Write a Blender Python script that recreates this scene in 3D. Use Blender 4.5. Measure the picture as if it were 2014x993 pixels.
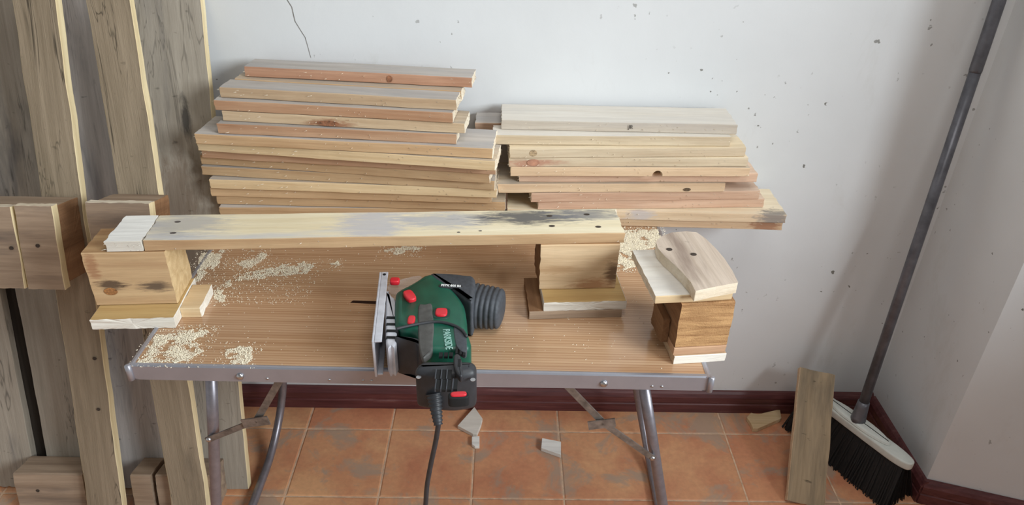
import bpy, bmesh, math, random
from mathutils import Vector, Matrix, noise

for o in list(bpy.data.objects):
    bpy.data.objects.remove(o, do_unlink=True)
scene = bpy.context.scene
COL = scene.collection

# ------------------------------------------------------------------ camera
CAM = {'loc': [0.0, 0.0, 1.52942], 'R': [0.99976, -0.00432, 0.02148], 'U': [-0.01614, 0.51778, 0.85536], 'F': [0.01482, 0.8555, -0.51758], 'f': 1445.34}
cd = bpy.data.cameras.new('camera')
cam = bpy.data.objects.new('camera', cd)
COL.objects.link(cam)
cd.sensor_fit = 'HORIZONTAL'
cd.sensor_width = 36.0
cd.lens = CAM['f'] / 2014.0 * 36.0
cd.clip_start = 0.02
Rv, Uv, Fv = Vector(CAM['R']), Vector(CAM['U']), Vector(CAM['F'])
cam.matrix_world = Matrix(((Rv.x, Uv.x, -Fv.x, CAM['loc'][0]), (Rv.y, Uv.y, -Fv.y, CAM['loc'][1]),
                           (Rv.z, Uv.z, -Fv.z, CAM['loc'][2]), (0, 0, 0, 1)))
scene.camera = cam

# ------------------------------------------------------------------ light
world = bpy.data.worlds.new('room_ambience')
scene.world = world
world.use_nodes = True
bg = world.node_tree.nodes['Background']
bg.inputs[0].default_value = (1.0, 0.965, 0.93, 1)
bg.inputs[1].default_value = 0.12


def area(name, loc, target, sx, sy, power, color):
    ld = bpy.data.lights.new(name, 'AREA')
    ld.shape = 'RECTANGLE'
    ld.size, ld.size_y = sx, sy
    ld.energy = power
    ld.color = color
    lo = bpy.data.objects.new(name, ld)
    COL.objects.link(lo)
    lo.location = loc
    d = Vector(target) - Vector(loc)
    lo.rotation_euler = d.to_track_quat('-Z', 'Y').to_euler()
    return lo


area('window_light', (3.1, -0.95, 2.2), (0.0, 1.5, 0.8), 1.7, 1.5, 204, (0.89, 0.96, 1.0))
area('overhead_fill_light', (0.4, 0.35, 2.75), (0.4, 0.75, 0.0), 1.0, 1.0, 17, (1.0, 0.985, 0.96))  # added overhead fill standing in for ceiling bounce, no lamp known there

vs = scene.view_settings
vs.view_transform = 'Standard'
vs.look = 'None'
vs.gamma = 1.0
vs.use_curve_mapping = False
vs.exposure = 0.0


# ------------------------------------------------------------------ helpers
def lin(c):
    r = []
    for v in c[:3]:
        v /= 255.0
        r.append(v / 12.92 if v <= 0.04045 else ((v + 0.055) / 1.055) ** 2.4)
    return (r[0], r[1], r[2], 1.0)


def mute(c, k=0.30):
    g = 0.3 * c[0] + 0.59 * c[1] + 0.11 * c[2]
    return [min(250, (v + (g - v) * k) * 1.04) for v in c]


def tag(o, label=None, cat=None, group=None, kind=None):
    if label: o['label'] = label
    if cat: o['category'] = cat
    if group: o['group'] = group
    if kind: o['kind'] = kind
    return o


def empty(name, loc=(0, 0, 0), rot=(0, 0, 0)):
    e = bpy.data.objects.new(name, None)
    COL.objects.link(e)
    e.location = loc
    e.rotation_euler = rot
    e.empty_display_size = 0.05
    return e


def mesh_obj(name, verts, faces, mats, parent=None, idx=None, smooth=False, loc=None, rot=None):
    me = bpy.data.meshes.new(name)
    me.from_pydata([tuple(v) for v in verts], [], faces)
    if not isinstance(mats, (list, tuple)): mats = [mats]
    for m in mats: me.materials.append(m)
    if idx:
        me.polygons.foreach_set('material_index', idx)
    if smooth:
        me.polygons.foreach_set('use_smooth', [True] * len(me.polygons))
    me.update()
    bm = bmesh.new(); bm.from_mesh(me)
    bmesh.ops.recalc_face_normals(bm, faces=bm.faces)
    bm.to_mesh(me); bm.free()
    o = bpy.data.objects.new(name, me)
    COL.objects.link(o)
    if parent: o.parent = parent
    if loc: o.location = loc
    if rot: o.rotation_euler = rot
    return o


class MB:
    """collects shapes that make ONE piece"""
    def __init__(s): s.v = []; s.f = []; s.i = []
    def add(s, v, f, mi=0):
        b = len(s.v); s.v += [tuple(a) for a in v]; s.f += [tuple(b + k for k in q) for q in f]; s.i += [mi] * len(f)
        return s
    def box(s, x0, x1, y0, y1, z0, z1, mi=0):
        v = [(x, y, z) for z in (z0, z1) for y in (y0, y1) for x in (x0, x1)]
        return s.add(v, [(0, 2, 3, 1), (4, 5, 7, 6), (0, 1, 5, 4), (2, 6, 7, 3), (0, 4, 6, 2), (1, 3, 7, 5)], mi)
    def build(s, name, mats, parent=None, **k):
        return mesh_obj(name, s.v, s.f, mats, parent, s.i, **k)


def bevel(o, w, seg=2):
    m = o.modifiers.new('bevel', 'BEVEL'); m.width = w; m.segments = seg; m.limit_method = 'ANGLE'; m.angle_limit = 0.6
    return o


def tube_data(pts, r, n=10, caps=True):
    pts = [Vector(q) for q in pts]
    rs = r if isinstance(r, (list, tuple)) else [r] * len(pts)
    v, f = [], []
    t0 = (pts[1] - pts[0]).normalized()
    u = t0.orthogonal().normalized()
    for i, q in enumerate(pts):
        t = (pts[min(i + 1, len(pts) - 1)] - pts[max(i - 1, 0)]).normalized()
        u = (u - t * u.dot(t)).normalized()
        w = t.cross(u)
        for k in range(n):
            a = 2 * math.pi * k / n
            v.append(q + (u * math.cos(a) + w * math.sin(a)) * rs[i])
    for i in range(len(pts) - 1):
        for k in range(n):
            f.append((i * n + k, i * n + (k + 1) % n, (i + 1) * n + (k + 1) % n, (i + 1) * n + k))
    if caps:
        f.append(tuple(range(n))); f.append(tuple((len(pts) - 1) * n + k for k in range(n)))
    return v, f


def tube(name, pts, r, mat, parent=None, n=12):
    v, f = tube_data(pts, r, n)
    return mesh_obj(name, v, f, mat, parent, smooth=True)


def spline(pts, n, closed=False):
    P = [Vector(q).to_3d() for q in pts]
    N = len(P); out = []
    segs = N if closed else N - 1
    for i in range(segs):
        g = (lambda k: P[k % N]) if closed else (lambda k: P[max(0, min(N - 1, k))])
        a, b, c, d = g(i - 1), g(i), g(i + 1), g(i + 2)
        for j in range(n):
            t = j / n
            out.append(0.5 * ((2 * b) + (c - a) * t + (2 * a - 5 * b + 4 * c - d) * t * t + (3 * b - a - 3 * c + d) * t ** 3))
    if not closed: out.append(P[-1])
    return out


def inflate(outline, z0, z1, r, mb=None, mi=0, n=4, steps=5, smooth=True):
    """a rounded solid whose plan is the given outline (clamshell housing)"""
    pts = spline(outline, n, True) if smooth else [Vector(q).to_3d() for q in outline]
    N = len(pts)
    ar = sum(pts[i].x * pts[(i + 1) % N].y - pts[(i + 1) % N].x * pts[i].y for i in range(N))
    if ar < 0: pts.reverse()
    nor = []
    for i in range(N):
        t = (pts[(i + 1) % N] - pts[i - 1]); t.normalize()
        nor.append(Vector((-t.y, t.x, 0)))
    h = (z1 - z0) / 2
    rz = min(r, h)
    rings = []
    for s in range(steps + 1):
        a = math.pi / 2 * s / steps
        rings.append((r * (1 - math.sin(a)), z0 + rz * (1 - math.cos(a))) if False else (r * (1 - math.sin(a)), z0 + rz - rz * math.cos(a)))
    for s in range(steps + 1):
        a = math.pi / 2 * (1 - s / steps)
        rings.append((r * (1 - math.sin(a)), z1 - rz + rz * math.cos(a)))
    v, f = [], []
    for ins, z in rings:
        for i in range(N):
            q = pts[i] + nor[i] * ins
            v.append((q.x, q.y, z))
    for k in range(len(rings) - 1):
        for i in range(N):
            f.append((k * N + i, k * N + (i + 1) % N, (k + 1) * N + (i + 1) % N, (k + 1) * N + i))
    f.append(tuple(range(N))); f.append(tuple((len(rings) - 1) * N + i for i in range(N)))
    mb = mb or MB()
    mb.add(v, f, mi)
    return mb


# ------------------------------------------------------------------ materials
def new_mat(name):
    m = bpy.data.materials.new(name); m.use_nodes = True
    nt = m.node_tree
    return m, nt, nt.nodes['Principled BSDF']


def N(nt, t, **k):
    n = nt.nodes.new(t)
    for a, b in k.items(): setattr(n, a, b)
    return n


def mixc(nt, fac, a, b, blend='MIX'):
    m = N(nt, 'ShaderNodeMix', data_type='RGBA', blend_type=blend)
    for sock, val in ((m.inputs[0], fac), (m.inputs[6], a), (m.inputs[7], b)):
        if hasattr(val, 'links') or isinstance(val, bpy.types.NodeSocket): nt.links.new(val, sock)
        else: sock.default_value = val
    return m.outputs[2]


def ramp(nt, src, stops):
    r = N(nt, 'ShaderNodeValToRGB')
    el = r.color_ramp.elements
    while len(el) < len(stops): el.new(0.5)
    for e, (p, c) in zip(el, stops):
        e.position = p
        e.color = c if len(c) == 4 else (*c, 1)
    nt.links.new(src, r.inputs[0])
    return r.outputs[0]


def g4(v): return (v, v, v, 1)


def noise_tex(nt, vec, scale, detail=4, rough=0.55, dist=0.0):
    n = N(nt, 'ShaderNodeTexNoise')
    n.inputs['Scale'].default_value = scale
    n.inputs['Detail'].default_value = detail
    n.inputs['Roughness'].default_value = rough
    n.inputs['Distortion'].default_value = dist
    if vec is not None: nt.links.new(vec, n.inputs['Vector'])
    return n.outputs['Fac']


def mapping(nt, vec, scale=(1, 1, 1), loc=(0, 0, 0), rot=(0, 0, 0)):
    m = N(nt, 'ShaderNodeMapping')
    m.inputs['Scale'].default_value = scale
    m.inputs['Location'].default_value = loc
    m.inputs['Rotation'].default_value = rot
    nt.links.new(vec, m.inputs['Vector'])
    return m.outputs[0]


def bump(nt, height, strength, dist=0.002, prev=None):
    b = N(nt, 'ShaderNodeBump')
    b.inputs['Strength'].default_value = strength
    b.inputs['Distance'].default_value = dist
    nt.links.new(height, b.inputs['Height'])
    if prev is not None: nt.links.new(prev, b.inputs['Normal'])
    return b.outputs[0]


def obj_coord(nt):
    tc = N(nt, 'ShaderNodeTexCoord')
    oi = N(nt, 'ShaderNodeObjectInfo')
    mul = N(nt, 'ShaderNodeVectorMath', operation='SCALE')
    mul.inputs[0].default_value = (37.0, 61.0, 23.0)
    nt.links.new(oi.outputs['Random'], mul.inputs['Scale'])
    add = N(nt, 'ShaderNodeVectorMath', operation='ADD')
    nt.links.new(tc.outputs['Object'], add.inputs[0])
    nt.links.new(mul.outputs[0], add.inputs[1])
    return add.outputs[0], oi.outputs['Random'], tc.outputs['Object']


WOODS = {}


def wood(name, light, dark, stain=None, stain_amt=0.0, grain=1.0, rough=0.75, bump_s=0.25, axis='x', vary=0.12, spots=0.0, crack=0.0):
    """sawn timber: grain along the local axis, blotches of weather, a little variety between pieces"""
    if name in WOODS: return WOODS[name]
    light, dark = mute(light), mute(dark)
    if stain is not None: stain = mute(stain)
    m, nt, pb = new_mat(name)
    vec, rnd, raw = obj_coord(nt)
    sc = {'x': (1.2, 26, 26), 'y': (26, 1.2, 26), 'z': (26, 26, 1.2)}[axis]
    sc2 = {'x': (0.7, 4, 4), 'y': (4, 0.7, 4), 'z': (4, 4, 0.7)}[axis]
    sc3 = {'x': (6, 160, 160), 'y': (160, 6, 160), 'z': (160, 160, 6)}[axis]
    n1 = noise_tex(nt, mapping(nt, vec, sc), 2.2 * grain, 5, 0.6, 0.5)
    n3 = noise_tex(nt, mapping(nt, vec, sc3), 3.0, 3, 0.7)
    n2 = noise_tex(nt, mapping(nt, vec, sc2), 3.2, 5, 0.6, 0.3)
    col = ramp(nt, n1, [(0.28, lin(dark)), (0.66, lin(light))])
    fine = ramp(nt, n3, [(0.3, g4(0.90)), (0.62, g4(1.04))])
    col = mixc(nt, 0.8, col, fine, 'MULTIPLY')
    if stain is not None:
        msk = ramp(nt, n2, [(0.62 - 0.3 * stain_amt, g4(0)), (0.78 - 0.3 * stain_amt, g4(1))])
        col = mixc(nt, msk, col, mixc(nt, 0.6, lin(stain), fine, 'MULTIPLY'))
    if spots:
        sp = noise_tex(nt, mapping(nt, vec, (1, 2.0, 2.0)), 34, 2, 0.5)
        col = mixc(nt, ramp(nt, sp, [(0.70, g4(0)), (0.78, g4(spots))]), col, lin([v * 0.35 for v in dark]))
    if crack:
        sc4 = {'x': (1.6, 18, 18), 'y': (18, 1.6, 18), 'z': (18, 18, 1.6)}[axis]
        nc = noise_tex(nt, mapping(nt, vec, sc4, (5, 3, 8)), 1.5, 3, 0.6, 1.2)
        msk = ramp(nt, nc, [(0.478, g4(0)), (0.490, g4(crack)), (0.498, g4(crack)), (0.510, g4(0))])
        gate = ramp(nt, noise_tex(nt, mapping(nt, vec, sc2, (9, 1, 2)), 2.4, 2, 0.5), [(0.48, g4(0)), (0.56, g4(1))])
        gm = N(nt, 'ShaderNodeMath', operation='MULTIPLY'); nt.links.new(msk, gm.inputs[0]); nt.links.new(gate, gm.inputs[1])
        col = mixc(nt, gm.outputs[0], col, lin([v * 0.35 for v in dark]))
    hv = N(nt, 'ShaderNodeHueSaturation')
    mr = N(nt, 'ShaderNodeMapRange')
    mr.inputs['To Min'].default_value = 1 - vary
    mr.inputs['To Max'].default_value = 1 + vary
    nt.links.new(rnd, mr.inputs['Value'])
    nt.links.new(mr.outputs[0], hv.inputs['Value'])
    nt.links.new(col, hv.inputs['Color'])
    nt.links.new(hv.outputs[0], pb.inputs['Base Color'])
    pb.inputs['Roughness'].default_value = rough
    pb.inputs['Specular IOR Level'].default_value = 0.25
    b1 = bump(nt, n3, bump_s, 0.0008)
    b2 = bump(nt, n1, bump_s, 0.0015, b1)
    nt.links.new(b2, pb.inputs['Normal'])
    WOODS[name] = m
    return m


def plain(name, rgb, rough=0.5, metal=0.0, spec=0.5, var=0.0, scale=60, bump_s=0.0):
    m, nt, pb = new_mat(name)
    pb.inputs['Base Color'].default_value = lin(rgb)
    pb.inputs['Roughness'].default_value = rough
    pb.inputs['Metallic'].default_value = metal
    pb.inputs['Specular IOR Level'].default_value = spec
    tc = N(nt, 'ShaderNodeTexCoord')
    n = noise_tex(nt, tc.outputs['Object'], scale, 5, 0.6)
    if var:
        col = ramp(nt, n, [(0.3, lin([max(0, c * (1 - var)) for c in rgb])), (0.7, lin([min(255, c * (1 + var)) for c in rgb]))])
        nt.links.new(col, pb.inputs['Base Color'])
    if bump_s:
        nt.links.new(bump(nt, n, bump_s, 0.001), pb.inputs['Normal'])
    return m


# ---- plaster
def plaster(name, rgb):
    m, nt, pb = new_mat(name)
    tc = N(nt, 'ShaderNodeTexCoord'); v = tc.outputs['Object']
    big = noise_tex(nt, v, 1.6, 4, 0.55)
    col = ramp(nt, big, [(0.3, lin([c * 0.94 for c in rgb])), (0.7, lin(rgb))])
    sm = noise_tex(nt, mapping(nt, v, (1, 1, 0.5)), 5, 6, 0.7, 0.4)
    col = mixc(nt, ramp(nt, sm, [(0.60, g4(0)), (0.80, g4(0.35))]), col, lin((176, 172, 160)))
    pit = noise_tex(nt, v, 55, 2, 0.5)
    gate = noise_tex(nt, v, 4.5, 2, 0.5)
    mm = N(nt, 'ShaderNodeMath', operation='MULTIPLY')
    nt.links.new(ramp(nt, pit, [(0.705, g4(0)), (0.735, g4(1))]), mm.inputs[0])
    nt.links.new(ramp(nt, gate, [(0.45, g4(0)), (0.6, g4(1))]), mm.inputs[1])
    col = mixc(nt, mm.outputs[0], col, lin((120, 118, 112)))
    nt.links.new(col, pb.inputs['Base Color'])
    pb.inputs['Roughness'].default_value = 0.7
    pb.inputs['Specular IOR Level'].default_value = 0.25
    h1 = noise_tex(nt, v, 26, 5, 0.6)
    h2 = noise_tex(nt, v, 3.0, 3, 0.5)
    b = bump(nt, h2, 0.12, 0.02)
    b = bump(nt, h1, 0.12, 0.004, b)
    nt.links.new(b, pb.inputs['Normal'])
    return m


MW = plaster('white_plaster', (222, 224, 225))

# ---- terracotta
M_tile, nt, pb = new_mat('terracotta_tile')
geo = N(nt, 'ShaderNodeNewGeometry'); oi = N(nt, 'ShaderNodeObjectInfo')
pos = geo.outputs['Position']
nb = noise_tex(nt, pos, 7, 5, 0.6, 0.4)
nf = noise_tex(nt, pos, 70, 4, 0.6)
base = mixc(nt, oi.outputs['Random'], lin((214, 150, 110)), lin((222, 172, 126)))
col = mixc(nt, ramp(nt, nb, [(0.35, g4(0)), (0.68, g4(0.85))]), base, lin((192, 122, 90)))
col = mixc(nt, 0.5, col, ramp(nt, nf, [(0.3, g4(0.8)), (0.7, g4(1.1))]), 'MULTIPLY')
nd = noise_tex(nt, mapping(nt, pos, (1, 1, 1), (3.1, 5.4, 0)), 5.5, 6, 0.68, 0.6)
dust = ramp(nt, nd, [(0.53, g4(0)), (0.61, g4(0.75))])
col = mixc(nt, dust, col, lin((168, 150, 132)))
cr = noise_tex(nt, pos, 190, 2, 0.5)
col = mixc(nt, ramp(nt, cr, [(0.73, g4(0)), (0.76, g4(0.8))]), col, lin((215, 190, 150)))
nt.links.new(col, pb.inputs['Base Color'])
pb.inputs['Roughness'].default_value = 0.55
nt.links.new(bump(nt, nb, 0.15, 0.01), pb.inputs['Normal'])
M_grout = plain('grout', (204, 174, 146), 0.9, var=0.15, scale=40, bump_s=0.3)

# ---- baseboard
M_base, nt, pb = new_mat('maroon_skirting')
tc = N(nt, 'ShaderNodeTexCoord')
n1 = noise_tex(nt, mapping(nt, tc.outputs['Object'], (2, 30, 30)), 3, 5, 0.65, 0.5)
col = ramp(nt, n1, [(0.35, lin((74, 36, 38))), (0.6, lin((98, 54, 54))), (0.78, lin((130, 92, 88)))])
nt.links.new(col, pb.inputs['Base Color'])
pb.inputs['Roughness'].default_value = 0.45

# ---- table laminate
M_lam, nt, pb = new_mat('woodgrain_laminate')
tc = N(nt, 'ShaderNodeTexCoord'); v = tc.outputs['Object']
wv = N(nt, 'ShaderNodeTexWave', wave_type='BANDS', bands_direction='Y')
wv.inputs['Scale'].default_value = 44
wv.inputs['Distortion'].default_value = 3.5
wv.inputs['Detail'].default_value = 3
wv.inputs['Detail Scale'].default_value = 0.6
nt.links.new(mapping(nt, v, (0.045, 1, 1)), wv.inputs['Vector'])
n2 = noise_tex(nt, mapping(nt, v, (1.0, 70, 1)), 1.6, 4, 0.65, 0.1)
n3 = noise_tex(nt, mapping(nt, v, (0.5, 5, 1)), 2.0, 3, 0.5)
col = ramp(nt, n2, [(0.35, lin((178, 140, 106))), (0.65, lin((200, 166, 132)))])
col = mixc(nt, ramp(nt, wv.outputs['Fac'], [(0.0, g4(0.55)), (0.30, g4(0))]), col, lin((150, 106, 74)))
col = mixc(nt, 0.6, col, ramp(nt, n3, [(0.3, g4(0.90)), (0.7, g4(1.04))]), 'MULTIPLY')
nt.links.new(col, pb.inputs['Base Color'])
nr = noise_tex(nt, v, 9, 4, 0.6)
rr = N(nt, 'ShaderNodeMapRange'); rr.inputs['To Min'].default_value = 0.12; rr.inputs['To Max'].default_value = 0.24
nt.links.new(nr, rr.inputs['Value']); nt.links.new(rr.outputs[0], pb.inputs['Roughness'])
pb.inputs['Specular IOR Level'].default_value = 0.6

M_alu = plain('dull_aluminium', (166, 167, 176), 0.34, 0.6, var=0.04, scale=12)
M_alu_leg = plain('worn_steel_tube', (138, 135, 142), 0.38, 0.65, var=0.06, scale=60)
M_steel = plain('bright_steel', (190, 190, 192), 0.3, 1.0)
M_strap = plain('steel_strap', (126, 119, 113), 0.45, 0.6, var=0.2, scale=60)

# ---- timbers
edge_ochre = wood('edge_ochre', (212, 168, 114), (190, 140, 88))
edge_yellow = wood('edge_yellow', (226, 192, 138), (206, 164, 106))
edge_orange = wood('edge_orange', (208, 156, 112), (188, 128, 84))
edge_red = wood('edge_red', (204, 146, 108), (176, 112, 76), vary=0.04)
edge_tan = wood('edge_tan', (214, 178, 134), (190, 148, 104))
edge_pink = wood('edge_pink', (208, 166, 132), (184, 132, 98))
edge_cream = wood('edge_cream', (212, 190, 152), (192, 162, 122), stain=(196, 184, 172), stain_amt=0.2)
edge_pale = wood('edge_pale', (204, 190, 170), (186, 168, 146), stain=(184, 170, 156), stain_amt=0.25)
face_grey = wood('face_grey', (200, 190, 180), (178, 166, 154), stain=(172, 166, 162), stain_amt=0.5, rough=0.85)
face_tan = wood('face_tan', (204, 182, 152), (180, 154, 122), stain=(176, 164, 150), stain_amt=0.5, rough=0.85)
face_cream = wood('face_cream', (236, 214, 174), (216, 186, 138), stain=(196, 190, 182), stain_amt=0.15)
face_pale = wood('face_pale', (224, 216, 202), (212, 200, 182), stain=(208, 200, 188), stain_amt=0.3, vary=0.03)
face_pink = wood('face_pink', (216, 184, 156), (196, 156, 126))
end_pale = wood('end_pale', (228, 212, 184), (204, 180, 144), grain=0.6, bump_s=0.6)
end_white = wood('end_white', (232, 225, 210), (212, 202, 184), grain=0.6, bump_s=0.9, rough=0.9)
block_wood = wood('block_wood', (208, 158, 96), (172, 116, 64), stain=(74, 52, 40), stain_amt=-0.02, grain=0.8, bump_s=0.4)
block_end = wood('block_end_grain', (208, 150, 84), (158, 102, 50), grain=1.0, bump_s=1.2, axis='y', vary=0)
for n_ in block_end.node_tree.nodes:
    if n_.type == 'MAPPING' and n_.inputs['Scale'].default_value[1] < 2:
        n_.inputs['Scale'].default_value = (7, 1, 60); n_.inputs['Rotation'].default_value = (0, 0.6, 0)
board_yellow = wood('board_yellow', (214, 172, 96), (190, 142, 70), stain=(120, 88, 56), stain_amt=-0.15)
runner_face = wood('runner_face', (232, 216, 176), (220, 198, 148), stain=(192, 190, 190), stain_amt=0.30, bump_s=0.35, vary=0.0)
def stain_blobs(mat, blobs, fine=(9, 50, 1), spread=2.6):
    """stains with a place of their own on a board: (centre, radii, colour, strength) in the board's frame"""
    nt = mat.node_tree; pb = nt.nodes['Principled BSDF']
    prev = pb.inputs['Base Color'].links[0].from_socket
    tc = N(nt, 'ShaderNodeTexCoord'); v = tc.outputs['Object']
    nn = noise_tex(nt, mapping(nt, v, fine), 2.0, 6, 0.7, 0.6)
    for c, r, rgb, k in blobs:
        sub = N(nt, 'ShaderNodeVectorMath', operation='SUBTRACT'); sub.inputs[1].default_value = c; nt.links.new(v, sub.inputs[0])
        mp = N(nt, 'ShaderNodeVectorMath', operation='DIVIDE'); mp.inputs[1].default_value = r; nt.links.new(sub.outputs[0], mp.inputs[0])
        ln = N(nt, 'ShaderNodeVectorMath', operation='LENGTH'); nt.links.new(mp.outputs[0], ln.inputs[0])
        ad = N(nt, 'ShaderNodeMath', operation='MULTIPLY_ADD'); ad.inputs[1].default_value = spread
        nt.links.new(nn, ad.inputs[0]); nt.links.new(ln.outputs['Value'], ad.inputs[2])
        sb = N(nt, 'ShaderNodeMapRange'); sb.inputs['From Min'].default_value = 1.75; sb.inputs['From Max'].default_value = 2.45
        sb.inputs['To Min'].default_value = k; sb.inputs['To Max'].default_value = 0.0
        nt.links.new(ad.outputs[0], sb.inputs['Value'])
        prev = mixc(nt, sb.outputs[0], prev, lin(rgb))
    nt.links.new(prev, pb.inputs['Base Color'])
    return mat


stain_blobs(runner_face, [((0.40, 0.05, 0.02), (0.07, 0.08, 1), (188, 186, 190), 0.8), ((0.53, 0.06, 0.02), (0.10, 0.035, 1), (176, 176, 180), 0.8),
                          ((0.05, 0.06, 0.02), (0.09, 0.05, 1), (170, 168, 168), 0.7), ((0.69, 0.066, 0.02), (0.11, 0.030, 1), (84, 84, 88), 0.9),
                          ((0.80, 0.075, 0.02), (0.07, 0.03, 1), (120, 120, 124), 0.8)])
white_wood = wood('white_wood', (236, 234, 226), (212, 208, 200), bump_s=0.7, rough=0.9, vary=0.0)
old_slat = wood('old_slat', (160, 138, 108), (132, 112, 84), stain=(124, 106, 82), stain_amt=0.2, rough=0.9, bump_s=1.0, axis='z', vary=0.05, crack=0.75, spots=0.35)
old_board = wood('old_board', (166, 154, 136), (142, 130, 112), stain=(96, 92, 90), stain_amt=0.14, rough=0.92, bump_s=0.5, axis='z', vary=0.08, spots=0.6, crack=0.5)
fresh_cut = wood('fresh_cut', (226, 204, 150), (206, 176, 118), axis='z', vary=0.03)
old_block = wood('old_block', (172, 142, 112), (140, 112, 86), stain=(120, 100, 84), stain_amt=0.25, rough=0.9, axis='x')
old_side = wood('old_block_side', (150, 102, 60), (116, 74, 42), axis='y', rough=0.9)
lean_face = wood('lean_plank_face', (176, 146, 106), (146, 118, 82), stain=(120, 102, 78), stain_amt=0.4, axis='z', spots=0.7)
knot_mat = plain('knot', (136, 92, 66), 0.8, var=0.3, scale=160)
hole_mat = plain('nail_hole_dark', (62, 52, 44), 0.95, var=0.3, scale=400)
rng = random.Random(4)

# ------------------------------------------------------------------ the setting
YW = 1.640            # back wall
XR = 1.106            # return wall
YC = 1.314            # outer corner of the return
SPL = Vector((0.214, -0.068)).normalized()

tag(MB().box(-2.2, XR + 0.12, YW, YW + 0.12, -0.06, 2.6).build('wall_back', MW), kind='structure')
wall_back = bpy.data.objects['wall_back']
E2 = Vector((XR, YC)) + SPL * 0.42
bk = Vector((-SPL.y, SPL.x)) * 0.12
prism = [(XR, YW), (XR, YC), (XR + 0.14, YC + 0.05), (XR + 0.14, YW)]
m = MB()
m.add([(x, y, -0.06) for x, y in prism] + [(x, y, 2.6) for x, y in prism],
      [(3, 2, 1, 0), (4, 5, 6, 7), (0, 1, 5, 4), (1, 2, 6, 5), (2, 3, 7, 6), (3, 0, 4, 7)])
tag(m.build('wall_right_return', MW), kind='structure')
prism = [(XR, YC), (E2.x, E2.y), (E2.x + bk.x, E2.y + bk.y), (XR + 0.14, YC + 0.05)]
m = MB()
m.add([(x, y, -0.06) for x, y in prism] + [(x, y, 2.6) for x, y in prism],
      [(3, 2, 1, 0), (4, 5, 6, 7), (0, 1, 5, 4), (1, 2, 6, 5), (2, 3, 7, 6), (3, 0, 4, 7)])
tag(m.build('wall_right_splay', MW), kind='structure')


# the window wall beyond the splay, out of frame on the right: pier, sill wall and lintel round the opening
XWN = E2.x
m = MB().box(XWN, XWN + 0.14, 0.77, E2.y + 0.12, -0.06, 2.6).box(XWN, XWN + 0.14, -1.5, 0.77, -0.06, 0.98)
m.box(XWN, XWN + 0.14, -1.5, 0.77, 2.35, 2.6).box(XWN, XWN + 0.14, -2.2, -1.5, -0.06, 2.6)
tag(m.build('wall_right', MW), kind='structure')
tag(MB().box(-2.32, -2.2, -2.2, YW + 0.12, -0.06, 2.6).build('wall_left', MW), kind='structure')
tag(MB().box(-2.32, XWN + 0.14, -2.32, -2.2, -0.06, 2.6).build('wall_front', MW), kind='structure')


def skirting(name, a, b, nrm):
    """moulded skirting between two plan points, nrm points into the room"""
    prof = [(0.0, 0.0), (0.016, 0.0), (0.016, 0.030), (0.0135, 0.033), (0.0135, 0.037), (0.016, 0.040), (0.016, 0.058), (0.011, 0.068), (0.006, 0.074), (0.0, 0.075)]
    a, b, nrm = Vector(a), Vector(b), Vector(nrm).normalized()
    d = (b - a); L = d.length
    v = []
    for e in (a, b):
        for o, z in prof: v.append((e.x + nrm.x * o, e.y + nrm.y * o, z))
    n = len(prof)
    f = [(i, (i + 1) % n, n + (i + 1) % n, n + i) for i in range(n)] + [tuple(range(n)), tuple(range(n, 2 * n))]
    return tag(mesh_obj(name, v, f, M_base), kind='structure')


skirting('baseboard_back', (-2.2, YW), (XR, YW), (0, -1))
skirting('baseboard_right_return', (XR, YW - 0.016), (XR, YC - 0.012), (-1, 0))
nsp = Vector((SPL.y, -SPL.x))
skirting('baseboard_right_splay', (XR - 0.006, YC), (E2.x, E2.y), nsp)

# floor: grout bed with every tile laid on it
floor = tag(MB().box(-2.2, 2.2, -2.2, YW + 0.1, -0.06, -0.0015).build('floor', M_grout), kind='structure')
S, X0, YA, G = 0.2401, -0.5472, 1.538, 0.0045
tile_cache = {}
for j in range(-8, 1):
    y0, y1 = YA + j * S + G / 2, min(YA + (j + 1) * S - G / 2, YW)
    for i in range(-6, 10):
        x0, x1 = X0 + i * S + G / 2, X0 + (i + 1) * S - G / 2
        if y1 > YC + 0.02: x1 = min(x1, XR)
        if x1 - x0 < 0.02: continue
        key = (round(x1 - x0, 3), round(y1 - y0, 3))
        if key not in tile_cache:
            w, h = key
            b = 0.003
            v = [(0, 0, -0.006), (w, 0, -0.006), (w, h, -0.006), (0, h, -0.006), (0, 0, -b * .5), (w, 0, -b * .5), (w, h, -b * .5), (0, h, -b * .5),
                 (b, b, 0), (w - b, b, 0), (w - b, h - b, 0), (b, h - b, 0)]
            f = [(0, 1, 5, 4), (1, 2, 6, 5), (2, 3, 7, 6), (3, 0, 4, 7), (4, 5, 9, 8), (5, 6, 10, 9), (6, 7, 11, 10), (7, 4, 8, 11), (8, 9, 10, 11)]
            me = bpy.data.meshes.new('tile'); me.from_pydata(v, [], f); me.materials.append(M_tile); me.update()
            tile_cache[key] = me
        t = bpy.data.objects.new('tile', tile_cache[key])
        COL.objects.link(t); t.parent = floor
        t.location = (x0, y0, 0.0)

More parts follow.
